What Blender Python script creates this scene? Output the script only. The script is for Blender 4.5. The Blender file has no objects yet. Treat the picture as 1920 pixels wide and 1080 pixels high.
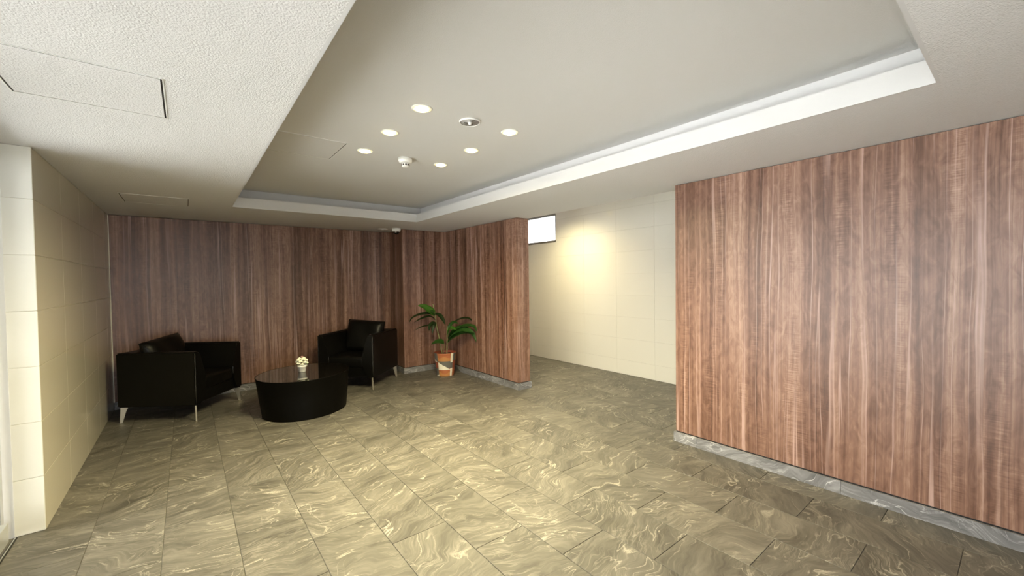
import bpy, bmesh, math, random
from mathutils import Vector, Matrix
random.seed(7)
S = bpy.context.scene
COL = S.collection

# ------------------------------------------------------------------ camera
cam_d = bpy.data.cameras.new('camera')
cam_d.sensor_width = 36.0
cam_d.lens = 769.47 * 36.0 / 1920.0
cam_d.shift_y = 2.57 / 1920.0
cam_d.clip_start = 0.02
cam = bpy.data.objects.new('camera', cam_d); COL.objects.link(cam)
yaw, pitch, roll = (math.radians(a) for a in (38.444, 1.342, -0.7525))
F = Vector((math.sin(yaw)*math.cos(pitch), math.cos(yaw)*math.cos(pitch), -math.sin(pitch)))
r0 = Vector((math.cos(yaw), -math.sin(yaw), 0)); u0 = r0.cross(F)
rt = math.cos(roll)*r0 + math.sin(roll)*u0; up = -math.sin(roll)*r0 + math.cos(roll)*u0
m = Matrix((rt, up, -F)).transposed().to_4x4(); m.translation = (0, 0, 1.334)
cam.matrix_world = m
S.camera = cam

# ------------------------------------------------------------------ world, daylight, exposure
WORLD_STRENGTH = 2.7
w = bpy.data.worlds.new('overcast'); S.world = w; w.use_nodes = True
bg = w.node_tree.nodes['Background']
bg.inputs[0].default_value = (0.98, 0.965, 1.0, 1); bg.inputs[1].default_value = WORLD_STRENGTH
def portal(name, loc, rot, sx, sy):
    l = bpy.data.lights.new(name, 'AREA'); l.shape = 'RECTANGLE'; l.size = sx; l.size_y = sy
    l.cycles.is_portal = True
    o = bpy.data.objects.new(name, l); COL.objects.link(o); o.location = loc; o.rotation_euler = rot
portal('daylight_portal', (-0.83, 1.29, 1.04), (0, -math.pi/2, 0), 2.1, 4.2)
portal('daylight_portal', (0.125, -2.09, 1.04), (math.pi/2, 0, 0), 1.7, 2.1)
portal('daylight_portal', (4.02, -2.09, 1.1), (math.pi/2, 0, 0), 1.45, 2.2)
portal('daylight_portal', (4.86, 5.2, 2.17), (0, math.pi/2, 0), 0.5, 0.85)
sun_d = bpy.data.lights.new('sun', 'SUN'); sun_d.energy = 18.0; sun_d.angle = math.radians(1.0); sun_d.color = (1.0, 0.955, 0.95)
sun = bpy.data.objects.new('sun', sun_d); COL.objects.link(sun)          # high sun behind the building: lights the paving outside only
sun.rotation_euler = Vector((0.0, -0.6, -0.8)).to_track_quat('-Z', 'Y').to_euler()
SPOT_W, SPOT_COL = 54.0, (1.0, 0.86, 0.48)
vs = S.view_settings
vs.view_transform = 'Standard'; vs.look = 'None'; vs.gamma = 1.0; vs.use_curve_mapping = False
vs.exposure = 1.4

# ------------------------------------------------------------------ materials
def nt(name):
    mt = bpy.data.materials.new(name); mt.use_nodes = True
    t = mt.node_tree
    return mt, t, t.nodes['Principled BSDF']
def plain(name, col, rough=0.5, metal=0.0, spec=0.5, bump=None, coat=0.0):
    mt, t, b = nt(name)
    b.inputs['Base Color'].default_value = (*col, 1); b.inputs['Roughness'].default_value = rough
    b.inputs['Metallic'].default_value = metal; b.inputs['Specular IOR Level'].default_value = spec
    b.inputs['Coat Weight'].default_value = coat
    n = t.nodes.new('ShaderNodeTexNoise'); n.inputs['Scale'].default_value = bump[0] if bump else 60
    n.inputs['Detail'].default_value = 3
    tc = t.nodes.new('ShaderNodeTexCoord'); t.links.new(tc.outputs['Object'], n.inputs['Vector'])
    bp = t.nodes.new('ShaderNodeBump'); bp.inputs['Strength'].default_value = bump[1] if bump else 0.02
    bp.inputs['Distance'].default_value = bump[2] if bump else 0.001
    t.links.new(n.outputs['Fac'], bp.inputs['Height']); t.links.new(bp.outputs['Normal'], b.inputs['Normal'])
    return mt
class G:                                        # tiny node-graph helper
    def __init__(s, t): s.t = t
    def n(s, kind, ins=None, **kw):
        nd = s.t.nodes.new('ShaderNode' + kind)
        for k, v in kw.items(): setattr(nd, k, v)
        for k, v in (ins or {}).items():
            if isinstance(v, bpy.types.NodeSocket): s.t.links.new(v, nd.inputs[k])
            else: nd.inputs[k].default_value = v
        return nd
    def m(s, op, a, b=0.0, c=None):
        d = {0: a, 1: b}
        if c is not None: d[2] = c
        return s.n('Math', d, operation=op).outputs[0]
    def ramp(s, f, stops):
        nd = s.n('ValToRGB', {'Fac': f}); e = nd.color_ramp.elements
        while len(e) < len(stops): e.new(0.5)
        for i, (p, c) in enumerate(stops):
            e[i].position = p; e[i].color = (*c, 1) if len(c) == 3 else c
        return nd.outputs['Color']
    def mix(s, f, a, b, mode='MIX'):
        nd = s.n('Mix', data_type='RGBA', blend_type=mode)
        for k, v in ((0, f), (6, a), (7, b)):
            if isinstance(v, bpy.types.NodeSocket): s.t.links.new(v, nd.inputs[k])
            else: nd.inputs[k].default_value = v if k == 0 else (*v, 1)
        return nd.outputs[2]

def wood_material():
    mt, t, b = nt('walnut_veneer'); g = G(t)
    tc = g.n('TexCoord'); sp = g.n('SeparateXYZ', {0: tc.outputs['Object']})
    u = g.m('ADD', sp.outputs[0], sp.outputs[1]); z = sp.outputs[2]
    def noise(uf, zf, off=0.0, detail=4.0, dist=0.0, rough=0.55):
        v = g.n('CombineXYZ', {0: g.m('MULTIPLY', uu, uf), 1: off, 2: g.m('MULTIPLY', z, zf)})
        return g.n('TexNoise', {'Vector': v.outputs[0], 'Scale': 1.0, 'Detail': detail, 'Distortion': dist, 'Roughness': rough}).outputs['Fac']
    uu = u
    wob = g.m('SUBTRACT', noise(6.0, 0.9, 3.1, 2.0), 0.5)
    uu = g.m('ADD', u, g.m('MULTIPLY', wob, 0.05))
    broad = noise(7.0, 0.12, 1.0, 2.0)
    streak = noise(26.0, 0.30, 7.0, 5.0, 0.15, 0.65)
    fine = noise(150.0, 1.2, 4.0, 3.0)
    figure = noise(26.0, 9.0, 9.0, 3.0, 1.2)            # soft cloudy figure
    ripple = noise(9.0, 130.0, 2.0, 2.0, 0.4)           # cross-grain chatter
    rmask = g.ramp(noise(8.0, 1.3, 12.0, 2.0), [(0.5, (0, 0, 0)), (0.68, (1, 1, 1))])
    base = g.m('ADD', g.m('MULTIPLY', broad, 0.42), g.m('ADD', g.m('MULTIPLY', streak, 0.48), g.m('MULTIPLY', fine, 0.12)))
    base = g.m('ADD', base, g.m('MULTIPLY', g.m('SUBTRACT', figure, 0.5), 0.22))
    base = g.m('ADD', base, g.m('MULTIPLY', g.m('MULTIPLY', g.m('SUBTRACT', ripple, 0.5), rmask), 0.30))
    col = g.ramp(base, [(0.35, (0.052, 0.021, 0.012)), (0.45, (0.140, 0.065, 0.039)), (0.54, (0.240, 0.126, 0.084)), (0.67, (0.46, 0.29, 0.212))])
    line = noise(17.0, 0.16, 21.0, 1.0)
    lf = g.ramp(g.m('ABSOLUTE', g.m('SUBTRACT', line, 0.52)), [(0.0, (1, 1, 1)), (0.022, (0, 0, 0))])
    lmod = g.ramp(noise(6.0, 0.9, 33.0, 2.0), [(0.38, (0, 0, 0)), (0.62, (1, 1, 1))])
    col = g.mix(g.m('MULTIPLY', g.m('MULTIPLY', lf, lmod), 0.85), col, (0.55, 0.37, 0.32))
    dl = g.ramp(g.m('ABSOLUTE', g.m('SUBTRACT', noise(23.0, 0.2, 41.0, 1.0), 0.47)), [(0.0, (1, 1, 1)), (0.016, (0, 0, 0))])
    col = g.mix(g.m('MULTIPLY', dl, 0.3), col, (0.055, 0.020, 0.013))
    t.links.new(col, b.inputs['Base Color'])
    b.inputs['Roughness'].default_value = 0.38
    b.inputs['Specular IOR Level'].default_value = 0.55
    bp = g.n('Bump', {'Strength': 0.06, 'Distance': 0.001, 'Height': base})
    t.links.new(bp.outputs[0], b.inputs['Normal'])
    return mt

def stone_material(name, tint, rough, upright=False):
    mt, t, b = nt(name); g = G(t)
    tc = g.n('TexCoord'); oi = g.n('ObjectInfo'); src = tc.outputs['Object']
    if upright:                                   # skirting: run the pattern over the standing face
        sp = g.n('SeparateXYZ', {0: src})
        src = g.n('CombineXYZ', {0: g.m('ADD', sp.outputs[0], sp.outputs[1]), 1: sp.outputs[2], 2: 0.0}).outputs[0]
    off = g.n('CombineXYZ', {0: g.m('MULTIPLY', oi.outputs['Random'], 61.0), 1: g.m('MULTIPLY', oi.outputs['Random'], 37.0), 2: 0.3})
    rot = g.n('VectorRotate', {'Vector': src, 'Angle': g.m('MULTIPLY', g.m('SUBTRACT', oi.outputs['Random'], 0.5), 1.3)}, rotation_type='Z_AXIS')
    p = g.n('VectorMath', {0: rot.outputs[0], 1: off.outputs[0]}, operation='ADD').outputs[0]
    def warp(p, sc, amt):
        nz = g.n('TexNoise', {'Vector': p, 'Scale': sc, 'Detail': 2.0}).outputs['Color']
        c = g.n('VectorMath', {0: nz, 1: (0.5, 0.5, 0.5)}, operation='SUBTRACT').outputs[0]
        c = g.n('VectorMath', {0: c, 1: (amt, amt, 0.0)}, operation='MULTIPLY').outputs[0]
        return g.n('VectorMath', {0: p, 1: c}, operation='ADD').outputs[0]
    q = warp(warp(p, 2.2, 0.34), 7.0, 0.10)
    mp = g.n('Mapping', {'Vector': q, 'Scale': (3.0, 15.0, 1.0)}).outputs[0]
    bands = g.n('TexNoise', {'Vector': mp, 'Scale': 1.0, 'Detail': 5.0, 'Roughness': 0.62}).outputs['Fac']
    fineb = g.n('TexNoise', {'Vector': g.n('Mapping', {'Vector': q, 'Scale': (10.0, 62.0, 1.0)}).outputs[0], 'Scale': 1.0, 'Detail': 3.0}).outputs['Fac']
    big = g.n('TexNoise', {'Vector': p, 'Scale': 1.7, 'Detail': 2.0}).outputs['Fac']
    v = g.m('ADD', g.m('MULTIPLY', bands, 0.58), g.m('ADD', g.m('MULTIPLY', fineb, 0.22), g.m('MULTIPLY', big, 0.22)))
    v = g.m('ADD', v, g.m('MULTIPLY', g.m('SUBTRACT', oi.outputs['Random'], 0.5), 0.035))
    T = lambda x: tuple(x*k for k in tint)
    col = g.ramp(v, [(0.38, T(0.070)), (0.48, T(0.112)), (0.55, T(0.138)), (0.66, T(0.20))])
    grain = g.n('TexNoise', {'Vector': p, 'Scale': 120.0, 'Detail': 3.0, 'Roughness': 0.7}).outputs['Fac']
    gs = g.m('MULTIPLY', g.m('SUBTRACT', grain, 0.5), 0.05)
    def strands(sx, sy, width, off):
        nz = g.n('TexNoise', {'Vector': g.n('Mapping', {'Vector': q, 'Location': (off, off, 0), 'Scale': (sx, sy, 1.0)}).outputs[0], 'Scale': 1.0, 'Detail': 2.0, 'Roughness': 0.5}).outputs['Fac']
        return g.ramp(g.m('ADD', g.m('ABSOLUTE', g.m('SUBTRACT', nz, 0.5)), gs), [(0.0, (1, 1, 1)), (width, (0, 0, 0))])
    def mask(sc, lo, hi, off):
        pm = g.n('VectorMath', {0: p, 1: (off, off, 0)}, operation='ADD').outputs[0]
        return g.ramp(g.n('TexNoise', {'Vector': pm, 'Scale': sc, 'Detail': 2.0}).outputs['Fac'], [(lo, (0, 0, 0)), (hi, (1, 1, 1))])
    col = g.mix(g.m('MULTIPLY', g.m('MULTIPLY', strands(6.0, 46.0, 0.05, 3.0), mask(3.2, 0.40, 0.62, 5.0)), 0.50), col, T(0.30))
    col = g.mix(g.m('MULTIPLY', g.m('MULTIPLY', strands(7.0, 40.0, 0.04, 8.0), mask(3.6, 0.45, 0.65, 9.0)), 0.45), col, T(0.055))
    col = g.mix(g.m('MULTIPLY', g.m('MULTIPLY', strands(3.4, 13.0, 0.016, 0.0), mask(4.0, 0.44, 0.60, 0.0)), 0.85), col, T(0.42))
    col = g.mix(g.m('MULTIPLY', g.m('MULTIPLY', strands(12.0, 5.0, 0.012, 4.0), mask(3.0, 0.56, 0.66, 14.0)), 0.7), col, T(0.38))
    t.links.new(col, b.inputs['Base Color'])
    b.inputs['Roughness'].default_value = rough
    t.links.new(g.n('Bump', {'Strength': 0.12, 'Distance': 0.002, 'Height': v}).outputs[0], b.inputs['Normal'])
    return mt

def stucco(name, col, scale, dist, rough=0.75):
    mt, t, b = nt(name); g = G(t)
    tc = g.n('TexCoord')
    a = g.n('TexNoise', {'Vector': tc.outputs['Object'], 'Scale': scale, 'Detail': 2.0}).outputs['Fac']
    v = g.n('TexVoronoi', {'Vector': tc.outputs['Object'], 'Scale': scale*0.8}).outputs['Distance']
    h = g.m('ADD', g.m('MULTIPLY', a, 1.0), g.m('MULTIPLY', v, -0.5))
    b.inputs['Base Color'].default_value = (*col, 1); b.inputs['Roughness'].default_value = rough
    t.links.new(g.n('Bump', {'Strength': 0.8, 'Distance': dist, 'Height': h}).outputs[0], b.inputs['Normal'])
    return mt

def tile_material(name, ca, cb):
    mt, t, b = nt(name); g = G(t)
    oi = g.n('ObjectInfo'); tc = g.n('TexCoord')
    nz = g.n('TexNoise', {'Vector': tc.outputs['Object'], 'Scale': 3.0, 'Detail': 3.0}).outputs['Fac']
    f = g.m('ADD', g.m('MULTIPLY', oi.outputs['Random'], 0.5), g.m('MULTIPLY', nz, 0.5))
    col = g.mix(f, ca, cb)
    t.links.new(col, b.inputs['Base Color']); b.inputs['Roughness'].default_value = 0.12
    return mt

def leaf_material(name, a, bcol):
    mt, t, b = nt(name); g = G(t)
    tc = g.n('TexCoord'); nz = g.n('TexNoise', {'Vector': tc.outputs['Object'], 'Scale': 14.0, 'Detail': 3.0}).outputs['Fac']
    t.links.new(g.mix(nz, a, bcol), b.inputs['Base Color']); b.inputs['Roughness'].default_value = 0.35
    return mt

def glass_material():
    mt, t, b = nt('window_glass'); g = G(t)
    tr = g.n('BsdfTransparent', {'Color': (0.93, 0.96, 0.95, 1)}); gl = g.n('BsdfGlossy', {'Roughness': 0.02})
    fr = g.n('Fresnel', {'IOR': 1.45})
    mx = g.n('MixShader', {0: fr.outputs[0], 1: tr.outputs[0], 2: gl.outputs[0]})
    t.links.new(mx.outputs[0], t.nodes['Material Output'].inputs['Surface'])
    return mt
def frosted_material():
    mt, t, b = nt('frosted_glass'); g = G(t)
    nz = g.n('TexVoronoi', {'Vector': g.n('TexCoord').outputs['Object'], 'Scale': 160.0}).outputs['Distance']
    bp = g.n('Bump', {'Strength': 0.6, 'Distance': 0.003, 'Height': nz})
    a = g.n('BsdfTranslucent', {'Color': (0.95, 0.96, 0.96, 1), 'Normal': bp.outputs[0]})
    c = g.n('BsdfTransparent', {'Color': (0.95, 0.97, 0.97, 1)})
    mx = g.n('MixShader', {0: 0.45, 1: a.outputs[0], 2: c.outputs[0]})
    t.links.new(mx.outputs[0], t.nodes['Material Output'].inputs['Surface'])
    return mt
def emit(name, col, st):
    mt, t, b = nt(name); b.inputs['Base Color'].default_value = (0.9, 0.9, 0.9, 1)
    b.inputs['Emission Color'].default_value = (*col, 1); b.inputs['Emission Strength'].default_value = st
    return mt

WOOD = wood_material()
STONE = stone_material('flamed_gneiss', (0.93, 0.87, 0.74), 0.50)
BASE = stone_material('polished_gneiss', (1.5, 1.47, 1.5), 0.34, True)
SOFFIT = stucco('stucco_ceiling_paper', (0.69, 0.682, 0.68), 185.0, 0.0023)
COFFER = stucco('smooth_ceiling_paper', (0.63, 0.618, 0.60), 320.0, 0.0008)
LIP = plain('white_paint', (0.62, 0.614, 0.612), 0.5)
TILE = tile_material('beige_tile', (0.565, 0.53, 0.44), (0.60, 0.565, 0.475)); CTILE = tile_material('ivory_daylit_tile', (0.76, 0.745, 0.68), (0.79, 0.775, 0.71))
GROUT = plain('pale_grout', (0.86, 0.83, 0.72), 0.8)
DGROUT = plain('dark_grout', (0.13, 0.122, 0.10), 0.9)
PLASTER = plain('plaster', (0.72, 0.71, 0.68), 0.8)
LEATHER = plain('black_leather', (0.0035, 0.0033, 0.003), 0.38, spec=0.22, bump=(260.0, 0.10, 0.0008))
HL_PIPING = plain('glossy_highlight_edge', (0.016, 0.0155, 0.015), 0.26, spec=1.0)  # lighter and glossier than the leather, to draw the highlight on arm edges
STEEL = plain('brushed_steel', (0.56, 0.52, 0.43), 0.36, 1.0)
LACQUER = plain('black_lacquer', (0.0022, 0.002, 0.0016), 0.45, spec=0.08)
GLOSSTOP = plain('glossy_black_top', (0.006, 0.005, 0.004), 0.04, spec=0.6, coat=0.3)
ALU = plain('aluminium', (0.62, 0.63, 0.62), 0.35, 0.7)
DARK = plain('dark_rubber', (0.02, 0.02, 0.02), 0.6)
DFRAME = plain('grey_bronze_frame', (0.16, 0.15, 0.13), 0.45)
WHITE = plain('white_plastic', (0.82, 0.82, 0.79), 0.35)
GLASS = glass_material(); FROST = frosted_material()
LAMP = emit('lamp_glow', (1.0, 0.78, 0.28), 10.0)
AMBER = emit('amber_glow_rim', (1.0, 0.66, 0.13), 0.55)  # emission stands in for lamp light on the rim around the lens
PAVE = plain('outdoor_paving', (0.55, 0.545, 0.53), 0.85, bump=(20.0, 0.2, 0.003))

# ------------------------------------------------------------------ geometry helpers
def mesh_obj(name, bm, mat, parent=None, smooth=False):
    me = bpy.data.meshes.new(name); bmesh.ops.recalc_face_normals(bm, faces=bm.faces); bm.to_mesh(me); bm.free()
    for mm in (mat if isinstance(mat, (list, tuple)) else [mat]): me.materials.append(mm)
    if smooth:
        for f in me.polygons: f.use_smooth = True
    o = bpy.data.objects.new(name, me); COL.objects.link(o)
    if parent: o.parent = parent
    return o
def boxes(*bs, bevel=0.0, seg=2):
    bm = bmesh.new()
    for x0, x1, y0, y1, z0, z1 in bs:
        r = bmesh.ops.create_cube(bm, size=1.0)
        for v in r['verts']:
            v.co = Vector(((x0+x1)/2 + v.co.x*(x1-x0), (y0+y1)/2 + v.co.y*(y1-y0), (z0+z1)/2 + v.co.z*(z1-z0)))
    if bevel: bmesh.ops.bevel(bm, geom=bm.edges[:], offset=bevel, segments=seg, affect='EDGES', profile=0.5, clamp_overlap=True)
    return bm
def lathe(prof, n=40, cap=True, cx=0, cy=0, sx=1.0, sy=1.0):
    bm = bmesh.new(); rings = []
    for r, z in prof:
        rings.append([bm.verts.new((cx + sx*r*math.cos(2*math.pi*i/n), cy + sy*r*math.sin(2*math.pi*i/n), z)) for i in range(n)])
    for a, b in zip(rings, rings[1:]):
        for i in range(n): bm.faces.new((a[i], a[(i+1) % n], b[(i+1) % n], b[i]))
    if cap: bm.faces.new(rings[0]); bm.faces.new(rings[-1])
    return bm
def tube(pts, rads, n=8):
    bm = bmesh.new(); rings = []
    P = [Vector(p) for p in pts]
    for i, p in enumerate(P):
        d = (P[min(i+1, len(P)-1)] - P[max(i-1, 0)]).normalized()
        a = d.cross(Vector((0.3, 1, 0.1))).normalized(); b = d.cross(a)
        rings.append([bm.verts.new(p + rads[i]*(a*math.cos(2*math.pi*k/n) + b*math.sin(2*math.pi*k/n))) for k in range(n)])
    for a, b in zip(rings, rings[1:]):
        for k in range(n): bm.faces.new((a[k], a[(k+1) % n], b[(k+1) % n], b[k]))
    bm.faces.new(rings[0]); bm.faces.new(rings[-1])
    return bm
def empty(name, loc=(0, 0, 0), rz=0.0):
    o = bpy.data.objects.new(name, None); COL.objects.link(o); o.location = loc; o.rotation_euler = (0, 0, rz)
    o.empty_display_size = 0.1
    return o
def tag(o, label, cat, group=None):
    o['label'] = label; o['category'] = cat
    if group: o['group'] = group
    return o
def struct(o, label=None, cat=None):
    o['kind'] = 'structure'
    if label: o['label'] = label
    if cat: o['category'] = cat
    return o

# ------------------------------------------------------------------ setting: dimensions (metres)
XL, XG, XC = -0.632, -0.745, 4.744          # tiled wall, glazing line, corridor wall
Y0, YB, YR = 3.330, 6.055, -2.0             # end of tiled wall, back wall, rear wall
XW0, XW1 = 3.110, 3.292                     # wood partition line
ZC = 2.08
CX0, CX1, CY0, CY1 = 0.371, 2.308, 0.232, 4.834
ZL, ZU, SB = 2.180, 2.280, 0.12

# floor: slab with a tile field on it
floor = struct(mesh_obj('floor', boxes((XG-0.07, XC+0.1, YR-0.1, YB+0.1, -0.12, -0.0035)), DGROUT), 'grey veined stone tile floor laid in half bond', 'floor')
TX, TY, GAP = 0.3045, 0.6045, 0.0012
shared = {}
def floor_tile(x0, x1, y0, y1):
    key = (round(x1-x0, 3), round(y1-y0, 3))
    if key not in shared:
        bm = boxes((-(x1-x0)/2, (x1-x0)/2, -(y1-y0)/2, (y1-y0)/2, -0.0115, 0.0))
        top = [e for e in bm.edges if all(v.co.z > -0.001 for v in e.verts)]
        bmesh.ops.bevel(bm, geom=top, offset=0.0012, segments=1, affect='EDGES')
        o = mesh_obj('stone_tile', bm, STONE); shared[key] = o.data
    else:
        o = bpy.data.objects.new('stone_tile', shared[key]); COL.objects.link(o)
    o.parent = floor; o.location = ((x0+x1)/2, (y0+y1)/2, 0.0)
for k in range(-8, 11):
    xa, xb = max(1.702 + TX*k, XG+0.012), min(1.702 + TX*(k+1), XC-0.002)
    if xb - xa < 0.02: continue
    ys = 1.09 + (0.0 if k % 2 == 0 else TY/2)
    for j in range(-6, 10):
        ya, yb = max(ys + TY*j, YR+0.01), min(ys + TY*(j+1), YB-0.002)
        if yb - ya < 0.02 or (xb < XL-0.0 and ya > Y0): continue
        if xa > 3.12 and yb < 0.4: continue          # corridor behind the right-hand wall
        floor_tile(xa+GAP, xb-GAP, ya+GAP, yb-GAP)

# ceilings
t = 0.012
bm = boxes((XG-0.07, CX0-t, YR, YB, ZC, ZC+0.02), (CX1+t, XW1-0.012, YR, YB, ZC, ZC+0.02), (CX0-t, CX1+t, YR, CY0-t, ZC, ZC+0.02), (CX0-t, CX1+t, CY1+t, YB, ZC, ZC+0.02))
ceil = struct(mesh_obj('ceiling', bm, SOFFIT), 'white stucco papered dropped ceiling around a raised coffer', 'ceiling')
for b in ((CX0-t, CX0, CY0-t, CY1+t, ZC, ZL), (CX1, CX1+t, CY0-t, CY1+t, ZC, ZL), (CX0, CX1, CY0-t, CY0, ZC, ZL), (CX0, CX1, CY1, CY1+t, ZC, ZL)):
    mesh_obj('coffer_lip', boxes(b), LIP, ceil)
a0, a1, b0, b1 = CX0-SB, CX1+SB, CY0-SB, CY1+SB
for b in ((a0-t, a0, b0, b1, ZC+0.02, ZU), (a1, a1+t, b0, b1, ZC+0.02, ZU), (a0-t, a1+t, b0-t, b0, ZC+0.02, ZU), (a0-t, a1+t, b1, b1+t, ZC+0.02, ZU)):
    mesh_obj('coffer_side', boxes(b), LIP, ceil)
mesh_obj('coffer_ceiling', boxes((a0-t, a1+t, b0-t, b1+t, ZU, ZU+0.02)), COFFER, ceil)
mesh_obj('corridor_ceiling', boxes((XW1, XC+0.1, YR, YB, 2.42, 2.44)), COFFER, ceil)
mesh_obj('beam_face', boxes((XW1-0.012, XW1, YR, YB, ZC, 2.42)), LIP, ceil)
# roof above everything keeps the daylight out of the ceiling void
mesh_obj('roof_slab', boxes((XG-0.12, XC+0.22, YR-0.12, YB+0.12, 2.50, 2.62)), PLASTER, ceil)

# wood walls
def wood_wall(name, b, label):
    o = struct(mesh_obj(name, boxes((*b[:4], 0.086, b[5]), bevel=0.0025, seg=2), WOOD), label, 'wall')
    mesh_obj('shadow_gap', boxes((b[0]+0.006, b[1]-0.006, b[2]+0.006, b[3]-0.006, 0, 0.0875)), DARK, o)
    return o
def base_run(parent, axis, fixed, d, s0, s1, L=0.9, h=0.08, th=0.014):
    """stone skirting pieces along x or y; d = side the stone stands proud on"""
    s = s0
    while s < s1 - 1e-4:
        e = min(s + L, s1)
        if s1 - e < 0.12: e = s1
        lo, hi = sorted((fixed, fixed + d*th))
        L2 = e - s - 0.001
        if axis == 'y': bx = boxes((-(hi-lo)/2, (hi-lo)/2, -L2/2, L2/2, 0, h), bevel=0.0012, seg=1); c = ((lo+hi)/2, (s+e)/2, 0.0)
        else: bx = boxes((-L2/2, L2/2, -(hi-lo)/2, (hi-lo)/2, 0, h), bevel=0.0012, seg=1); c = ((s+e)/2, (lo+hi)/2, 0.0)
        o = mesh_obj('baseboard_stone', bx, BASE, parent); o.location = c
        s = e
z0w, z1w = 0.0, ZC - 0.004
wb = wood_wall('wall_back', (XL-0.02, 2.4385, YB, YB+0.1, z0w, z1w), 'brown walnut veneer back wall behind the armchairs')
base_run(wb, 'x', YB, -1, XL+0.002, 2.424)
wp = wood_wall('wall_pilaster', (2.4385, XW0+0.004, 5.579, YB+0.1, z0w, z1w), 'short walnut veneer pilaster face behind the potted palm')
base_run(wp, 'x', 5.579, -1, 2.4245, XW0-0.014); base_run(wp, 'y', 2.4385, -1, 5.579, YB-0.014)
wq = wood_wall('wall_partition', (XW0+0.0035, 3.298, 3.816, YB+0.1, z0w, z1w), 'walnut veneer partition between the palm and the corridor')
base_run(wq, 'y', XW0+0.0035, -1, 3.816, 5.565); base_run(wq, 'x', 3.816, -1, XW0-0.0105, 3.312); base_run(wq, 'y', 3.298, 1, 3.816, YB-0.02)
wr = wood_wall('wall_right', (XW0-0.0025, XW1-0.002, YR, 1.782, z0w, z1w), 'large walnut veneer wall with stone skirting beside the corridor opening')
base_run(wr, 'y', XW0-0.0025, -1, YR, 1.782); base_run(wr, 'x', 1.782, 1, XW0-0.0165, XW1+0.012); base_run(wr, 'y', XW1-0.002, 1, YR, 1.782)

# tiled walls: a grout backing with every tile on it
def rects_minus(r, h):
    x0, x1, z0, z1 = r; a0, a1, c0, c1 = h
    if x1 <= a0 or x0 >= a1 or z1 <= c0 or z0 >= c1: return [r]
    out = []
    if x0 < a0: out.append((x0, a0, z0, z1))
    if x1 > a1: out.append((a1, x1, z0, z1))
    lo, hi = max(x0, a0), min(x1, a1)
    if z0 < c0: out.append((lo, hi, z0, c0))
    if z1 > c1: out.append((lo, hi, c1, z1))
    return out
def wall_tile(parent, axis, fixed, d, r, th=0.006, gap=0.0013, mat=None):
    s0, s1, z0, z1 = r
    s0 += gap; s1 -= gap; z0 += gap; z1 -= gap
    if s1-s0 < 0.01 or z1-z0 < 0.01: return
    lo, hi = sorted((fixed - d*th, fixed))
    key = (axis, round(s1-s0, 4), round(z1-z0, 4), mat is None)
    if key not in shared:
        a, c = (s1-s0)/2, (z1-z0)/2
        bx = boxes((-th/2, th/2, -a, a, -c, c) if axis == 'y' else (-a, a, -th/2, th/2, -c, c), bevel=0.0008, seg=1)
        o = mesh_obj('wall_tile', bx, mat or TILE); shared[key] = o.data
    else:
        o = bpy.data.objects.new('wall_tile', shared[key]); COL.objects.link(o)
    o.parent = parent
    o.location = ((lo+hi)/2, (s0+s1)/2, (z0+z1)/2) if axis == 'y' else ((s0+s1)/2, (lo+hi)/2, (z0+z1)/2)
wl = struct(mesh_obj('wall_left', boxes((XG-0.0, XL-0.005, Y0+0.005, YB+0.1, 0, ZC-0.001)), GROUT), 'glossy cream tiled wall beside the entrance glazing', 'wall')
yj = [Y0+0.0005, 3.965, 4.565, 5.165, 5.765, YB]
for a, b in zip(yj, yj[1:]):
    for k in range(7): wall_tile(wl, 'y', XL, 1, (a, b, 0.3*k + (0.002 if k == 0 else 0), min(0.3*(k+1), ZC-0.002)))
for k in range(7): wall_tile(wl, 'x', Y0, -1, (XG, XL-0.0005, 0.3*k + (0.002 if k == 0 else 0), min(0.3*(k+1), ZC-0.002)), mat=CTILE)  # same tile as the side wall; daylight on this face is painted as ivory
tr = struct(mesh_obj('trim_1', boxes((XL, XL+0.006, YB-0.006, YB, 0.08, ZC-0.003)), GROUT), 'thin pale sealant line in the tiled wall corner', 'trim')
WY0, WY1, WZ0, WZ1 = 4.81, 5.62, 1.94, 2.405
wc = struct(mesh_obj('wall_corridor', boxes((XC+0.006, XC+0.12, YR, WY0, 0, 2.5), (XC+0.006, XC+0.12, WY1, YB+0.1, 0, 2.5), (XC+0.006, XC+0.12, WY0, WY1, 0, WZ0), (XC+0.006, XC+0.12, WY0, WY1, WZ1, 2.5)), GROUT), 'pale cream tiled corridor wall with a small high window', 'wall')
for i in range(-5, 3):
    for k in range(9):
        z0, z1 = max(0.002, 0.2 + 0.3*(k-1)), min(0.2 + 0.3*k, 2.418)
        y0, y1 = 4.81 + 0.6*i, min(4.81 + 0.6*(i+1), YB)
        if z1 <= z0 or y1 <= y0: continue
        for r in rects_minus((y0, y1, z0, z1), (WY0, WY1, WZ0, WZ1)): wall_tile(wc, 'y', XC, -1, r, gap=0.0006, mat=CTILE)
RX0, RX = -0.70, 0.95
w4 = struct(empty('added_window_4', (0, YR, 0)), 'full height glazing added for daylight in the unseen wall opposite the armchairs', 'window')  # unseen rear glazing, added to let daylight in toward the armchairs
rx = [RX0+0.03, 0.125, RX-0.03]
for x in rx:
    mesh_obj('stile', boxes((x-0.03, x+0.03, -0.062, -0.004, 0, ZC-0.002)), ALU, w4)
for a, b in zip(rx, rx[1:]):
    mesh_obj('bottom_rail', boxes((a+0.03, b-0.03, -0.06, -0.006, 0, 0.11)), ALU, w4)
    mesh_obj('head_rail', boxes((a+0.03, b-0.03, -0.06, -0.006, 2.0, ZC-0.002)), ALU, w4)
    mesh_obj('pane', boxes((a+0.028, b-0.028, -0.038, -0.030, 0.108, 2.002)), GLASS, w4)
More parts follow.
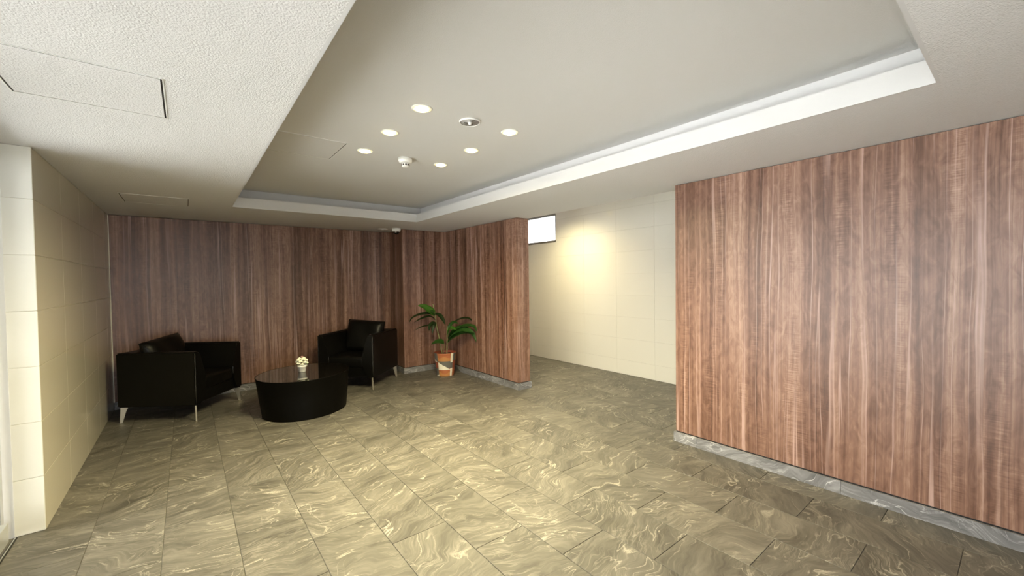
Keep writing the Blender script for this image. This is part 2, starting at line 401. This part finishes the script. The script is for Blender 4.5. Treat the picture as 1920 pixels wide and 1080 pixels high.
struct(mesh_obj('wall_rear', boxes((XG-0.07, RX0, YR-0.12, YR, 0, 2.5), (RX0, RX, YR-0.12, YR, ZC, 2.5), (RX, XW1, YR-0.12, YR, 0, 2.5), (XW1, XC+0.1, YR-0.12, YR, 2.2, 2.5)), PLASTER), 'plain pale plaster wall around the rear glazing', 'wall')
w3 = struct(empty('added_window_3', (0, YR, 0)), 'unseen glass door added for daylight at the street end of the corridor', 'window')  # unseen door, added to bring daylight onto the corridor wall
mesh_obj('door_frame', boxes((XW1, XW1+0.06, -0.062, -0.004, 0, 2.2), (XC-0.06, XC, -0.062, -0.004, 0, 2.2), (XW1+0.06, XC-0.06, -0.062, -0.004, 2.12, 2.2), (XW1+0.06, XC-0.06, -0.062, -0.004, 0, 0.1)), ALU, w3)
mesh_obj('pane', boxes((XW1+0.058, XC-0.058, -0.038, -0.030, 0.098, 2.122)), GLASS, w3)
struct(mesh_obj('wall_corridor_end', boxes((3.298, XC, YB, YB+0.1, 0, 2.5)), PLASTER), 'plain wall at the end of the corridor', 'wall')
struct(mesh_obj('wall_outer', boxes((XG-0.12, XL-0.1, Y0+0.01, YB+0.12, -0.1, 2.5), (XG-0.12, XC+0.1, YB+0.1, YB+0.2, -0.1, 2.5), (XG-0.12, XG-0.07, YR-0.0, Y0+0.01, ZC, 2.5)), PLASTER), 'building outer wall outside the lobby', 'wall')
struct(mesh_obj('ground_outside', boxes((-14, XG-0.075, -12, 14, -0.14, -0.02), (XG-0.075, 14, -12, YR-0.125, -0.14, -0.02)), PAVE), 'pale paving outside the glass front', 'ground')

# entrance glazing
YG = -0.75
struct(mesh_obj('wall_entrance', boxes((XG-0.07, XG, YR, YG-0.03, 0, ZC-0.001)), PLASTER), 'plain plaster wall beside the entrance glazing', 'wall')
w1 = struct(empty('window_1', (XG, Y0, 0)), 'full height aluminium framed entrance glazing beside the tiled wall', 'window')
def w1part(name, b, mat):
    o = mesh_obj(name, boxes(b, bevel=0.002, seg=1), mat, w1); o.location = (-XG, -Y0, 0); return o
mull = [3.33, 2.30, 1.27, 0.24, YG]
for i, y in enumerate(mull):
    w1part('stile', (XG-0.062, XG-0.034 if i == 0 else XG-0.004, y-(0.06 if i == 0 else 0.03), y+(0.0 if i == 0 else 0.03), 0.0, ZC-0.002), ALU)
for a, b in zip(mull, mull[1:]):
    hi, lo = a-(0.06 if a == 3.33 else 0.03), b+0.03
    w1part('bottom_rail', (XG-0.060, XG-0.006, lo, hi, 0.012, 0.11), ALU)
    w1part('head_rail', (XG-0.060, XG-0.006, lo, hi, 2.0, ZC-0.002), ALU)
    w1part('pane', (XG-0.038, XG-0.030, lo-0.002, hi+0.002, 0.108, 2.002), GLASS)
tr2 = struct(mesh_obj('trim_2', boxes((XG-0.003, XG+0.010, YG, Y0-0.004, -0.010, 0.001)), DARK), 'dark floor track along the entrance glazing', 'trim')
mesh_obj('track_rail', boxes((XG+0.002, XG+0.006, YG, Y0-0.006, 0.001, 0.004)), ALU, tr2)

# corridor window
w2 = struct(empty('window_2', (XC, WY0, WZ0)), 'small high frosted window at the end of the corridor wall', 'window')
def w2part(name, b, mat):
    o = mesh_obj(name, boxes(b), mat, w2); o.location = (-XC, -WY0, -WZ0); return o
w2part('sill_frame', (XC-0.004, XC+0.06, WY0+0.001, WY1-0.001, WZ0+0.001, WZ0+0.032), DFRAME)
w2part('head_frame', (XC-0.004, XC+0.06, WY0+0.001, WY1-0.001, WZ1-0.03, WZ1-0.001), DFRAME)
w2part('jamb', (XC-0.002, XC+0.06, WY0+0.001, WY0+0.009, WZ0+0.032, WZ1-0.03), DFRAME)
w2part('jamb', (XC-0.002, XC+0.06, WY1-0.009, WY1-0.001, WZ0+0.032, WZ1-0.03), DFRAME)
w2part('frosted_pane', (XC+0.020, XC+0.026, WY0+0.008, WY1-0.008, WZ0+0.030, WZ1-0.028), FROST)

# ------------------------------------------------------------------ armchairs
def prism(profile, y0, y1):
    """profile of (x, z) extruded along y"""
    bm = bmesh.new()
    a = [bm.verts.new((x, y0, z)) for x, z in profile]; b = [bm.verts.new((x, y1, z)) for x, z in profile]
    n = len(profile)
    for i in range(n): bm.faces.new((a[i], a[(i+1) % n], b[(i+1) % n], b[i]))
    bm.faces.new(a); bm.faces.new(b)
    return bm
ARM_CURVE = [(0.675, 0.300), (0.62, 0.283), (0.55, 0.262), (0.48, 0.240), (0.42, 0.222), (0.375, 0.214), (0.33, 0.219), (0.27, 0.236), (0.21, 0.258), (0.155, 0.283)]
def arm_bm(s):
    H = 0.3675
    ctrl = ARM_CURVE
    prof = [(s*H, 0.15), (s*H, 0.675)] + [(s*x, z) for z, x in ctrl]
    bm = prism(prof, -H, H)
    ends = [f for f in bm.faces if len(f.verts) > 4]
    es = set(e for f in ends for e in f.edges)
    es |= {e for e in bm.edges if all(abs(v.co.z-0.675) < 1e-4 for v in e.verts) or all(abs(v.co.z-0.15) < 1e-4 for v in e.verts)}
    bmesh.ops.bevel(bm, geom=list(es), offset=0.012, segments=3, affect='EDGES', clamp_overlap=True)
    return bm
def pillow_bm(w, h, d, n=14):
    bm = bmesh.new(); g = [[], []]
    for side in (0, 1):
        for i in range(n+1):
            row = []
            for j in range(n+1):
                u, v = -1 + 2*i/n, -1 + 2*j/n
                k = ((1-abs(u)**5)*(1-abs(v)**5))**0.45
                sh = 1 - 0.035*(abs(u)**2)*(1-abs(v)**3); sv = 1 - 0.035*(abs(v)**2)*(1-abs(u)**3)
                yy = (d/2)*(0.16 + 0.84*k)*(1 if side else -1) + 0.006*math.sin(5*u+3*v)*k
                row.append(bm.verts.new((u*w/2*sv, yy, v*h/2*sh)))
            g[side].append(row)
    for side in (0, 1):
        for i in range(n):
            for j in range(n): bm.faces.new((g[side][i][j], g[side][i+1][j], g[side][i+1][j+1], g[side][i][j+1]))
    loop = [(i, 0) for i in range(n)] + [(n, j) for j in range(n)] + [(i, n) for i in range(n, 0, -1)] + [(0, j) for j in range(n, 0, -1)]
    for (a, b), (c, e) in zip(loop, loop[1:] + loop[:1]):
        bm.faces.new((g[0][a][b], g[0][c][e], g[1][c][e], g[1][a][b]))
    return bm
def leg_bm(sx, sy):
    """blade leg: wide at the body, narrow at the floor, lying on the diagonal"""
    H = 0.3675
    out = Vector((sx, sy, 0)).normalized(); side = Vector((-out.y, out.x, 0))
    tip = Vector((sx*(H-0.012), sy*(H-0.012), 0))
    bm = bmesh.new(); rows = []
    for z, o0, o1 in ((0.0, -0.020, 0.0), (0.05, -0.034, -0.003), (0.10, -0.046, -0.006), (0.135, -0.060, -0.008), (0.152, -0.072, -0.009)):
        th = 0.0055
        rows.append([bm.verts.new(tip + out*o + side*q + Vector((0, 0, z))) for o, q in ((o0, -th), (o1, -th), (o1, th), (o0, th))])
    for a, b in zip(rows, rows[1:]):
        for i in range(4): bm.faces.new((a[i], a[(i+1) % 4], b[(i+1) % 4], b[i]))
    bm.faces.new(rows[0]); bm.faces.new(rows[-1])
    return bm
def armchair(loc, rz, label, cush):
    root = tag(empty('armchair', loc, rz), label, 'armchair', 'black leather armchairs in the seating corner')
    for s in (-1, 1):
        o = mesh_obj('arm', arm_bm(s), LEATHER, root)
        pts = [(s*(x+0.006), -0.3615, z) for z, x in ARM_CURVE]
        mesh_obj('highlight_piping', tube(pts[1:-1], [0.0045]*(len(pts)-2)), HL_PIPING, o, smooth=True)  # tubes added along the arm front for their highlight
        mesh_obj('highlight_piping', tube([(s*0.3605, -0.3615, z) for z in (0.165, 0.3, 0.45, 0.6, 0.66)], [0.0045]*5), HL_PIPING, o, smooth=True)
        for sy in (-1, 1): mesh_obj('leg', leg_bm(s, sy), STEEL, root)
    mesh_obj('backrest', boxes((-0.30, 0.30, 0.235, 0.3665, 0.151, 0.672), bevel=0.014, seg=3), LEATHER, root)
    mesh_obj('seat_base', boxes((-0.272, 0.272, -0.345, 0.25, 0.155, 0.275), bevel=0.012, seg=3), LEATHER, root)
    mesh_obj('seat_cushion', boxes((-0.232, 0.232, -0.358, 0.24, 0.268, 0.405), bevel=0.03, seg=4), LEATHER, root, smooth=True)
    c = mesh_obj('back_cushion', pillow_bm(0.53, 0.43, 0.15), LEATHER, root, smooth=True)
    c.location = cush[0]; c.rotation_euler = cush[1]
    return root
armchair((-0.038, 5.523, 0), math.radians(54.7), 'black leather armchair on steel legs beside the cream tiled wall', ((-0.05, 0.135, 0.575), (math.radians(-14), math.radians(-4), math.radians(4))))
armchair((1.785, 5.512, 0), math.radians(-46.4), 'black leather armchair on steel legs beside the walnut pilaster', ((0.0, 0.135, 0.595), (math.radians(-14), math.radians(3), math.radians(-3))))

# ------------------------------------------------------------------ coffee table
tb = tag(empty('coffee_table', (0.963, 4.787, 0), 0.775), 'low round black coffee table with tapered drum body and mirror top', 'coffee table')
A, B, HT, SC = 0.474, 0.434, 0.384, 0.889
sh = Vector((-0.001, -0.050, 0)); sh.rotate(Matrix.Rotation(-0.775, 3, 'Z'))
bm = bmesh.new(); rings = []; n = 96
for f, z in ((1.0, 0.0), (1.0, 0.004), (0.5, HT/2), (0.02, HT-0.010), (0.0, HT-0.003), (0.008, HT), (0.03, HT), (0.032, HT-0.003)):
    k = SC + (1-SC)*(1-f) if z < HT/2 or f == 0.5 else (1.0-(0 if f == 0.0 else f*0.5))
    dx = sh * (1-z/HT)
    rings.append([bm.verts.new((A*k*math.cos(2*math.pi*i/n)+dx.x, B*k*math.sin(2*math.pi*i/n)+dx.y, z)) for i in range(n)])
for a, b in zip(rings, rings[1:]):
    for i in range(n): bm.faces.new((a[i], a[(i+1) % n], b[(i+1) % n], b[i]))
bm.faces.new(rings[0])
mesh_obj('body', bm, LACQUER, tb, smooth=True)
mesh_obj('tabletop', lathe([(0.983, HT-0.008), (0.983, HT-0.0008), (0.982, HT-0.0004)], 96, sx=A, sy=B), GLOSSTOP, tb)

# small flower pot standing on the table
fp = tag(empty('flower_pot', (0.947, 4.802, HT)), 'tiny white pot of white blossoms standing on the coffee table', 'flower pot')
CER = plain('white_ceramic', (0.86, 0.85, 0.80), 0.3)
mesh_obj('pot', lathe([(0.030, 0.0), (0.034, 0.004), (0.041, 0.052), (0.046, 0.054), (0.048, 0.075), (0.043, 0.075), (0.040, 0.062)], 28), CER, fp, smooth=True)
PET = plain('white_petal', (0.88, 0.87, 0.72), 0.6); PINK = plain('pink_bud', (0.62, 0.36, 0.33), 0.6); LG = leaf_material('blossom_leaf', (0.10, 0.22, 0.04), (0.2, 0.34, 0.08))
def blossom(c, r, mat, name):
    bm = bmesh.new()
    for k in range(7):
        a = 2*math.pi*k/7; tl = 0.5 if k else 0
        q = bmesh.ops.create_uvsphere(bm, u_segments=8, v_segments=5, radius=r*0.55)
        for v in q['verts']: v.co = Vector((v.co.x*1.0 + math.cos(a)*r*0.55*bool(k), v.co.y + math.sin(a)*r*0.55*bool(k), v.co.z*0.7 + (0.3*r if not k else 0))) + Vector(c)
    return mesh_obj(name, bm, mat, fp, smooth=True)
random.seed(3)
for i in range(16):
    zc = 1 - 2*(i+0.5)/20; rr = math.sqrt(max(0, 1-zc*zc)); a = i*2.4
    blossom((0.046*rr*math.cos(a), 0.046*rr*math.sin(a), 0.108 + 0.040*zc), 0.021, PET, 'blossom')
blossom((0.0, 0.0, 0.160), 0.013, PINK, 'bud')
for a in (0.4, -0.9, 3.6):
    bm = bmesh.new(); c, s = math.cos(a), math.sin(a)
    P = [(0.03, -0.006, .085), (0.03, .006, .085), (0.055, -0.012, .092), (0.055, .012, .092), (0.072, 0, .086)]
    v = [bm.verts.new((x*c-y*s, x*s+y*c, z)) for x, y, z in P]
    bm.faces.new((v[0], v[1], v[3], v[2])); bm.faces.new((v[2], v[3], v[4]))
    bmesh.ops.solidify(bm, geom=bm.faces[:], thickness=0.0015)
    mesh_obj('leaf', bm, LG, fp)

# ------------------------------------------------------------------ potted palm
pl = tag(empty('potted_palm', (2.85, 5.13, 0), -math.radians(38.44)), 'leafy palm in a patchwork orange, white and grey pot in the corner', 'potted plant')
PM = [plain('terracotta_orange', (0.40, 0.125, 0.045), 0.55), plain('patch_ivory', (0.80, 0.74, 0.60), 0.5), plain('patch_grey', (0.13, 0.12, 0.105), 0.6), plain('patch_rust', (0.28, 0.07, 0.035), 0.55), plain('patch_amber', (0.46, 0.20, 0.06), 0.55)]
def patch(a, h):
    """a: degrees round the pot from its front seam, h: 0..1 up the pot"""
    a = (a + 180) % 360 - 180
    if -36 <= a <= 40:
        u = (a+36)/76.0
        if h > 0.66: return 0 if h > 0.83 - 0.03*math.sin(u*9) else 4
        if h > 0.30: return 1 if (h-0.34) < (0.30*(1-u)) and h < 0.30+0.33*(1-u) else (2 if h > 0.36 else 3)
        return 0 if h > 0.15 + 0.05*math.sin(u*7+1) else 4
    if 40 < a <= 54: return 1 if (h > 0.6 or h < 0.35) else 2
    if -86 <= a < -36:
        u = (a+86)/50.0
        if h > 0.78: return 2
        if h > 0.62: return 1 if h-0.62 < 0.16*(1-u) else 2
        if h > 0.36: return 3
        return 1 if h < 0.08*(u) else 2
    return [0, 3, 2, 4][int((a+720)//47 + h*3) % 4]
PH, NA, NZ = 0.325, 120, 48
bm = bmesh.new(); rings = []
for k in range(NZ+1):
    h = k/NZ; r = 0.118 + 0.036*h**0.9
    if k == 0: r -= 0.004
    if h > 0.93: r += 0.004
    rings.append([bm.verts.new((r*math.cos(math.radians(-90+360*i/NA)), r*math.sin(math.radians(-90+360*i/NA)), PH*h)) for i in range(NA)])
for k, (a, b) in enumerate(zip(rings, rings[1:])):
    for i in range(NA):
        f = bm.faces.new((a[i], a[(i+1) % NA], b[(i+1) % NA], b[i])); f.material_index = patch(360*(i+0.5)/NA, (k+0.5)/NZ); f.smooth = True
inner = [bm.verts.new((0.143*math.cos(math.radians(-90+360*i/NA)), 0.143*math.sin(math.radians(-90+360*i/NA)), PH)) for i in range(NA)]
low = [bm.verts.new((0.134*math.cos(math.radians(-90+360*i/NA)), 0.134*math.sin(math.radians(-90+360*i/NA)), PH-0.05)) for i in range(NA)]
for i in range(NA):
    f = bm.faces.new((rings[-1][i], rings[-1][(i+1) % NA], inner[(i+1) % NA], inner[i])); f.material_index = 3
    f = bm.faces.new((inner[i], inner[(i+1) % NA], low[(i+1) % NA], low[i])); f.material_index = 3
bm.faces.new(rings[0])
mesh_obj('pot', bm, PM, pl)
bm = bmesh.new(); rr = [[bm.verts.new((0.1385*q/6*math.cos(2*math.pi*i/32), 0.1385*q/6*math.sin(2*math.pi*i/32), PH-0.032+random.uniform(-.007, .009))) for i in range(32)] for q in range(1, 7)]
for a, b in zip(rr, rr[1:]):
    for i in range(32): bm.faces.new((a[i], a[(i+1) % 32], b[(i+1) % 32], b[i]))
bm.faces.new(rr[0])
mesh_obj('soil', bm, plain('bark_soil', (0.06, 0.032, 0.018), 0.95, bump=(90, 1.0, 0.01)), pl)
STEM = leaf_material('palm_stem', (0.16, 0.20, 0.06), (0.28, 0.26, 0.12))
LEAFA = leaf_material('palm_leaf', (0.03, 0.10, 0.014), (0.06, 0.17, 0.03)); LEAFB = leaf_material('palm_leaf_bright', (0.06, 0.20, 0.02), (0.11, 0.29, 0.035)); LEAFC = leaf_material('palm_leaf_dark', (0.02, 0.05, 0.012), (0.04, 0.075, 0.02))
def spline(P, n):
    P = [Vector(p) for p in P]; Q = [P[0]*2-P[1]] + P + [P[-1]*2-P[-2]]; out = []
    m_ = len(P)-1
    for k in range(n+1):
        s = k/n*m_; i = min(int(s), m_-1); f = s-i
        a, b, c, d = Q[i:i+4]
        out.append(0.5*((2*b) + (c-a)*f + (2*a-5*b+4*c-d)*f*f + (3*b-a-3*c+d)*f**3))
    return out
def leaf(pts, width, mat, tilt=(0.0, -0.35, 1.0), full=False, n=14):
    C = spline(pts, n); bm = bmesh.new(); rows = []
    for k, p in enumerate(C):
        s = k/n; d = (C[min(k+1, n)]-C[max(k-1, 0)]).normalized()
        nrm = Vector(tilt); nrm = (nrm - d*nrm.dot(d)).normalized(); side = d.cross(nrm)
        wd = width*(math.sin(math.pi*min(1, s**(0.6 if full else 0.75)))**(0.6 if full else 0.75)) if 0 < s < 1 else 0.002
        rows.append([bm.verts.new(p + side*wd*q + nrm*(abs(q)*wd*0.28)) for q in (-0.5, -0.25, 0, 0.25, 0.5)])
    for a, b in zip(rows, rows[1:]):
        for i in range(4): bm.faces.new((a[i], a[i+1], b[i+1], b[i]))
    bmesh.ops.solidify(bm, geom=bm.faces[:], thickness=0.0012)
    mesh_obj('leaf', bm, mat, pl, smooth=True)
def stem(pts, r0_, r1_):
    C = spline(pts, 12); mesh_obj('stem', tube(C, [r0_ + (r1_-r0_)*i/12 for i in range(13)]), STEM, pl, smooth=True)
stem([(0.022, 0, 0.28), (0.027, 0, 0.43), (0.034, 0, 0.688)], 0.008, 0.006)
stem([(-0.04, 0, 0.28), (-0.08, 0, 0.521), (-0.111, 0, 0.667), (-0.132, -0.02, 0.86), (-0.155, -0.03, 1.003)], 0.007, 0.006)
leaf([(0.028, 0.0, 0.447), (0.122, -0.08, 0.547), (0.287, -0.16, 0.626), (0.41, -0.2, 0.608), (0.464, -0.22, 0.491)], 0.085, LEAFA, (0.0, -0.8, 0.8))
leaf([(0.04, -0.02, 0.5), (0.126, -0.1, 0.61), (0.282, -0.2, 0.707), (0.426, -0.24, 0.71), (0.475, -0.26, 0.642)], 0.085, LEAFA, (0.0, -0.5, 1))
leaf([(0.035, 0.02, 0.584), (0.11, 0.02, 0.718), (0.231, -0.04, 0.792), (0.346, -0.08, 0.801), (0.394, -0.1, 0.771)], 0.07, LEAFC, (0.0, -0.4, 1))
leaf([(0.043, -0.05, 0.571), (0.09, -0.15, 0.66), (0.141, -0.2, 0.682), (0.19, -0.24, 0.668)], 0.07, LEAFB, (0.1, -0.8, 0.6))
leaf([(0.04, -0.02, 0.522), (0.154, -0.14, 0.631), (0.271, -0.2, 0.675), (0.361, -0.24, 0.657), (0.448, -0.26, 0.626)], 0.10, LEAFA, (0.0, -0.9, 0.6))
leaf([(0.034, 0.0, 0.6), (0.08, 0.0, 0.70), (0.14, -0.03, 0.745), (0.20, -0.06, 0.73)], 0.06, LEAFA, (0.0, -0.9, 0.6))
leaf([(-0.129, -0.02, 0.854), (-0.18, -0.08, 0.915), (-0.258, -0.12, 0.975), (-0.341, -0.14, 0.998)], 0.105, LEAFB, (0.2, -0.9, 0.7), True)
leaf([(-0.13, -0.02, 0.86), (-0.16, -0.07, 0.90), (-0.205, -0.10, 0.915), (-0.25, -0.12, 0.90)], 0.06, LEAFA, (0.2, -0.9, 0.7), True)
leaf([(-0.132, -0.02, 0.843), (-0.222, -0.04, 0.874), (-0.345, -0.04, 0.859), (-0.445, -0.04, 0.815), (-0.489, -0.04, 0.755)], 0.07, LEAFC, (0.0, -0.5, 1))
leaf([(-0.122, -0.02, 0.776), (-0.197, -0.06, 0.836), (-0.31, -0.1, 0.808), (-0.405, -0.12, 0.762)], 0.06, LEAFC, (0, -0.4, 1))
leaf([(-0.135, -0.02, 0.876), (-0.064, -0.06, 0.851), (-0.012, -0.08, 0.791), (0.022, -0.09, 0.715)], 0.065, LEAFC, (0.3, -0.7, 0.7))
leaf([(-0.115, -0.02, 0.737), (-0.16, -0.06, 0.74), (-0.195, -0.08, 0.699), (-0.205, -0.09, 0.635)], 0.06, LEAFC, (-0.3, -0.8, 0.5))
leaf([(-0.114, -0.01, 0.713), (-0.223, 0.0, 0.705), (-0.335, 0.0, 0.68), (-0.436, 0.0, 0.632)], 0.045, LEAFC, (0, -0.4, 1))
leaf([(-0.117, -0.02, 0.748), (-0.144, -0.06, 0.708), (-0.157, -0.08, 0.655), (-0.162, -0.09, 0.59)], 0.05, LEAFC, (0.2, -0.9, 0.3))
stem([(-0.03, -0.02, 0.29), (-0.005, -0.05, 0.38), (0.0, -0.07, 0.44), (-0.01, -0.08, 0.463)], 0.004, 0.003)
leaf([(0.0, -0.08, 0.458), (-0.05, -0.1, 0.485), (-0.11, -0.11, 0.48), (-0.18, -0.1, 0.45)], 0.10, LEAFA, (0.0, -0.55, 0.9), True)

# ------------------------------------------------------------------ ceiling fittings
def downlight(x, y, z, label, group, watts=SPOT_W):
    r = tag(empty('downlight', (x, y, z)), label, 'downlight', group)
    mesh_obj('trim_ring', lathe([(0.043, -0.001), (0.046, -0.004), (0.052, -0.004), (0.0565, -0.002), (0.057, 0.0), (0.043, 0.0)], 40, cap=False), WHITE, r, smooth=True)
    mesh_obj('lamp_lens', lathe([(0.036, -0.001), (0.036, -0.006), (0.030, -0.010), (0.018, -0.012), (0.006, -0.013)], 40), LAMP, r, smooth=True)
    mesh_obj('glow_rim', lathe([(0.0355, -0.0015), (0.0355, -0.004), (0.045, -0.0035), (0.045, -0.0015)], 40, cap=False), AMBER, r, smooth=True)  # self-glowing ring added for the yellow fringe round the lens
    l = bpy.data.lights.new('downlight_lamp', 'SPOT'); l.energy = watts; l.color = SPOT_COL
    l.spot_size = math.radians(164); l.spot_blend = 1.0; l.shadow_soft_size = 0.035
    o = bpy.data.objects.new('downlight_lamp', l); COL.objects.link(o); o.parent = r; o.location = (0, 0, -0.022)
G1 = 'downlights in the raised coffer ceiling'
for x, row in ((1.037, 'row nearer the ceiling access hatch'), (1.650, 'row nearer the corridor opening')):
    for y, wh in ((2.080, 'beside the round emergency light'), (2.533, 'middle one of three'), (2.992, 'beside the smoke detector')):
        downlight(x, y, ZU, 'glowing round downlight %s, %s' % (wh, row), G1)
downlight(4.03, 4.27, 2.42, 'round downlight glowing above the corridor near the frosted window', None, 60.0)

em = tag(empty('emergency_light', (1.348, 2.082, ZU)), 'round white emergency light with grey reflector between two downlights', 'emergency light')
mesh_obj('trim_ring', lathe([(0.056, -0.006), (0.058, -0.009), (0.061, -0.008), (0.063, -0.004), (0.063, 0.0), (0.056, 0.0)], 48, cap=False), WHITE, em, smooth=True)
mesh_obj('reflector', lathe([(0.0565, -0.006), (0.030, -0.004), (0.016, -0.003)], 48), plain('grey_reflector', (0.46, 0.43, 0.40), 0.45, 0.2), em, smooth=True)
mesh_obj('bulb', lathe([(0.009, -0.002), (0.011, -0.010), (0.008, -0.018), (0.003, -0.021)], 20), plain('clear_bulb', (0.85, 0.85, 0.82), 0.1), em, smooth=True)
for a in (0.5, 2.6, 4.7):
    o = mesh_obj('screw_tab', boxes((0.018, 0.034, -0.004, 0.004, -0.008, -0.002), bevel=0.001, seg=1), DFRAME, em); o.rotation_euler = (0, 0, a)

sd = tag(empty('smoke_detector', (1.348, 2.999, ZU)), 'white round smoke detector with slotted chamber between two downlights', 'smoke detector')
mesh_obj('mounting_base', lathe([(0.052, 0.0), (0.052, -0.022), (0.047, -0.034), (0.034, -0.038)], 40), WHITE, sd, smooth=True)
mesh_obj('sensing_chamber', lathe([(0.028, -0.036), (0.029, -0.062), (0.024, -0.067), (0.010, -0.069)], 36), WHITE, sd, smooth=True)
for i in range(10):
    o = mesh_obj('slot', boxes((0.0275, 0.0298, -0.006, 0.006, -0.058, -0.046)), DARK, sd); o.rotation_euler = (0, 0, 2*math.pi*i/10)

sc = tag(empty('security_camera', (2.337, 5.545, ZC)), 'white dome security camera with black eye on the ceiling corner', 'camera')
mesh_obj('housing', lathe([(0.058, 0.0), (0.061, -0.006), (0.061, -0.030), (0.054, -0.044), (0.040, -0.048)], 40), WHITE, sc, smooth=True)
mesh_obj('dome', lathe([(0.040, -0.046), (0.038, -0.060), (0.031, -0.074), (0.018, -0.083), (0.005, -0.086)], 32), plain('smoked_dome', (0.012, 0.012, 0.012), 0.08), sc, smooth=True)
o = mesh_obj('lens_bracket', boxes((-0.010, 0.010, -0.010, 0.010, -0.020, 0.0), bevel=0.003), WHITE, sc); o.location = (-0.024, -0.031, -0.046)
dc = tag(empty('ceiling_plate', (2.215, 5.735, ZC)), 'thin flat white round plate on the ceiling beside the dome camera', 'cover plate')
mesh_obj('plate', lathe([(0.068, 0.0), (0.068, -0.005), (0.062, -0.008), (0.030, -0.009)], 40), WHITE, dc, smooth=True)
mesh_obj('center_boss', lathe([(0.016, -0.008), (0.015, -0.012), (0.008, -0.013)], 24), WHITE, dc, smooth=True)

def access_panel(x0, y0, z, label, mat, s=0.45):
    r = tag(empty('access_panel', (x0+s/2, y0+s/2, z)), label, 'access panel', 'ceiling access panels')
    h = s/2; gp = 0.006; fr = 0.004
    mesh_obj('panel_door', boxes((-h+gp, h-gp, -h+gp, h-gp, -0.0022, 0.0)), mat, r)
    mesh_obj('shadow_gap', boxes((-h, h, -h, -h+gp, -0.0006, 0.0), (-h, h, h-gp, h, -0.0006, 0.0), (-h, -h+gp, -h+gp, h-gp, -0.0006, 0.0), (h-gp, h, -h+gp, h-gp, -0.0006, 0.0)), DARK, r)
    for b in ((-h-fr, h+fr, -h-fr, -h), (-h-fr, h+fr, h, h+fr), (-h-fr, -h, -h, h), (h, h+fr, -h, h)):
        mesh_obj('frame_strip', boxes((*b, -0.0025, 0.0)), WHITE, r)
access_panel(-0.500, 1.965, ZC, 'square access panel in the white ceiling above the entrance glazing', SOFFIT)
access_panel(-0.413, 4.590, ZC, 'square access panel in the white ceiling above an armchair', SOFFIT)
access_panel(0.436, 2.905, ZU, 'square access panel in the raised coffer ceiling beside downlights', COFFER)
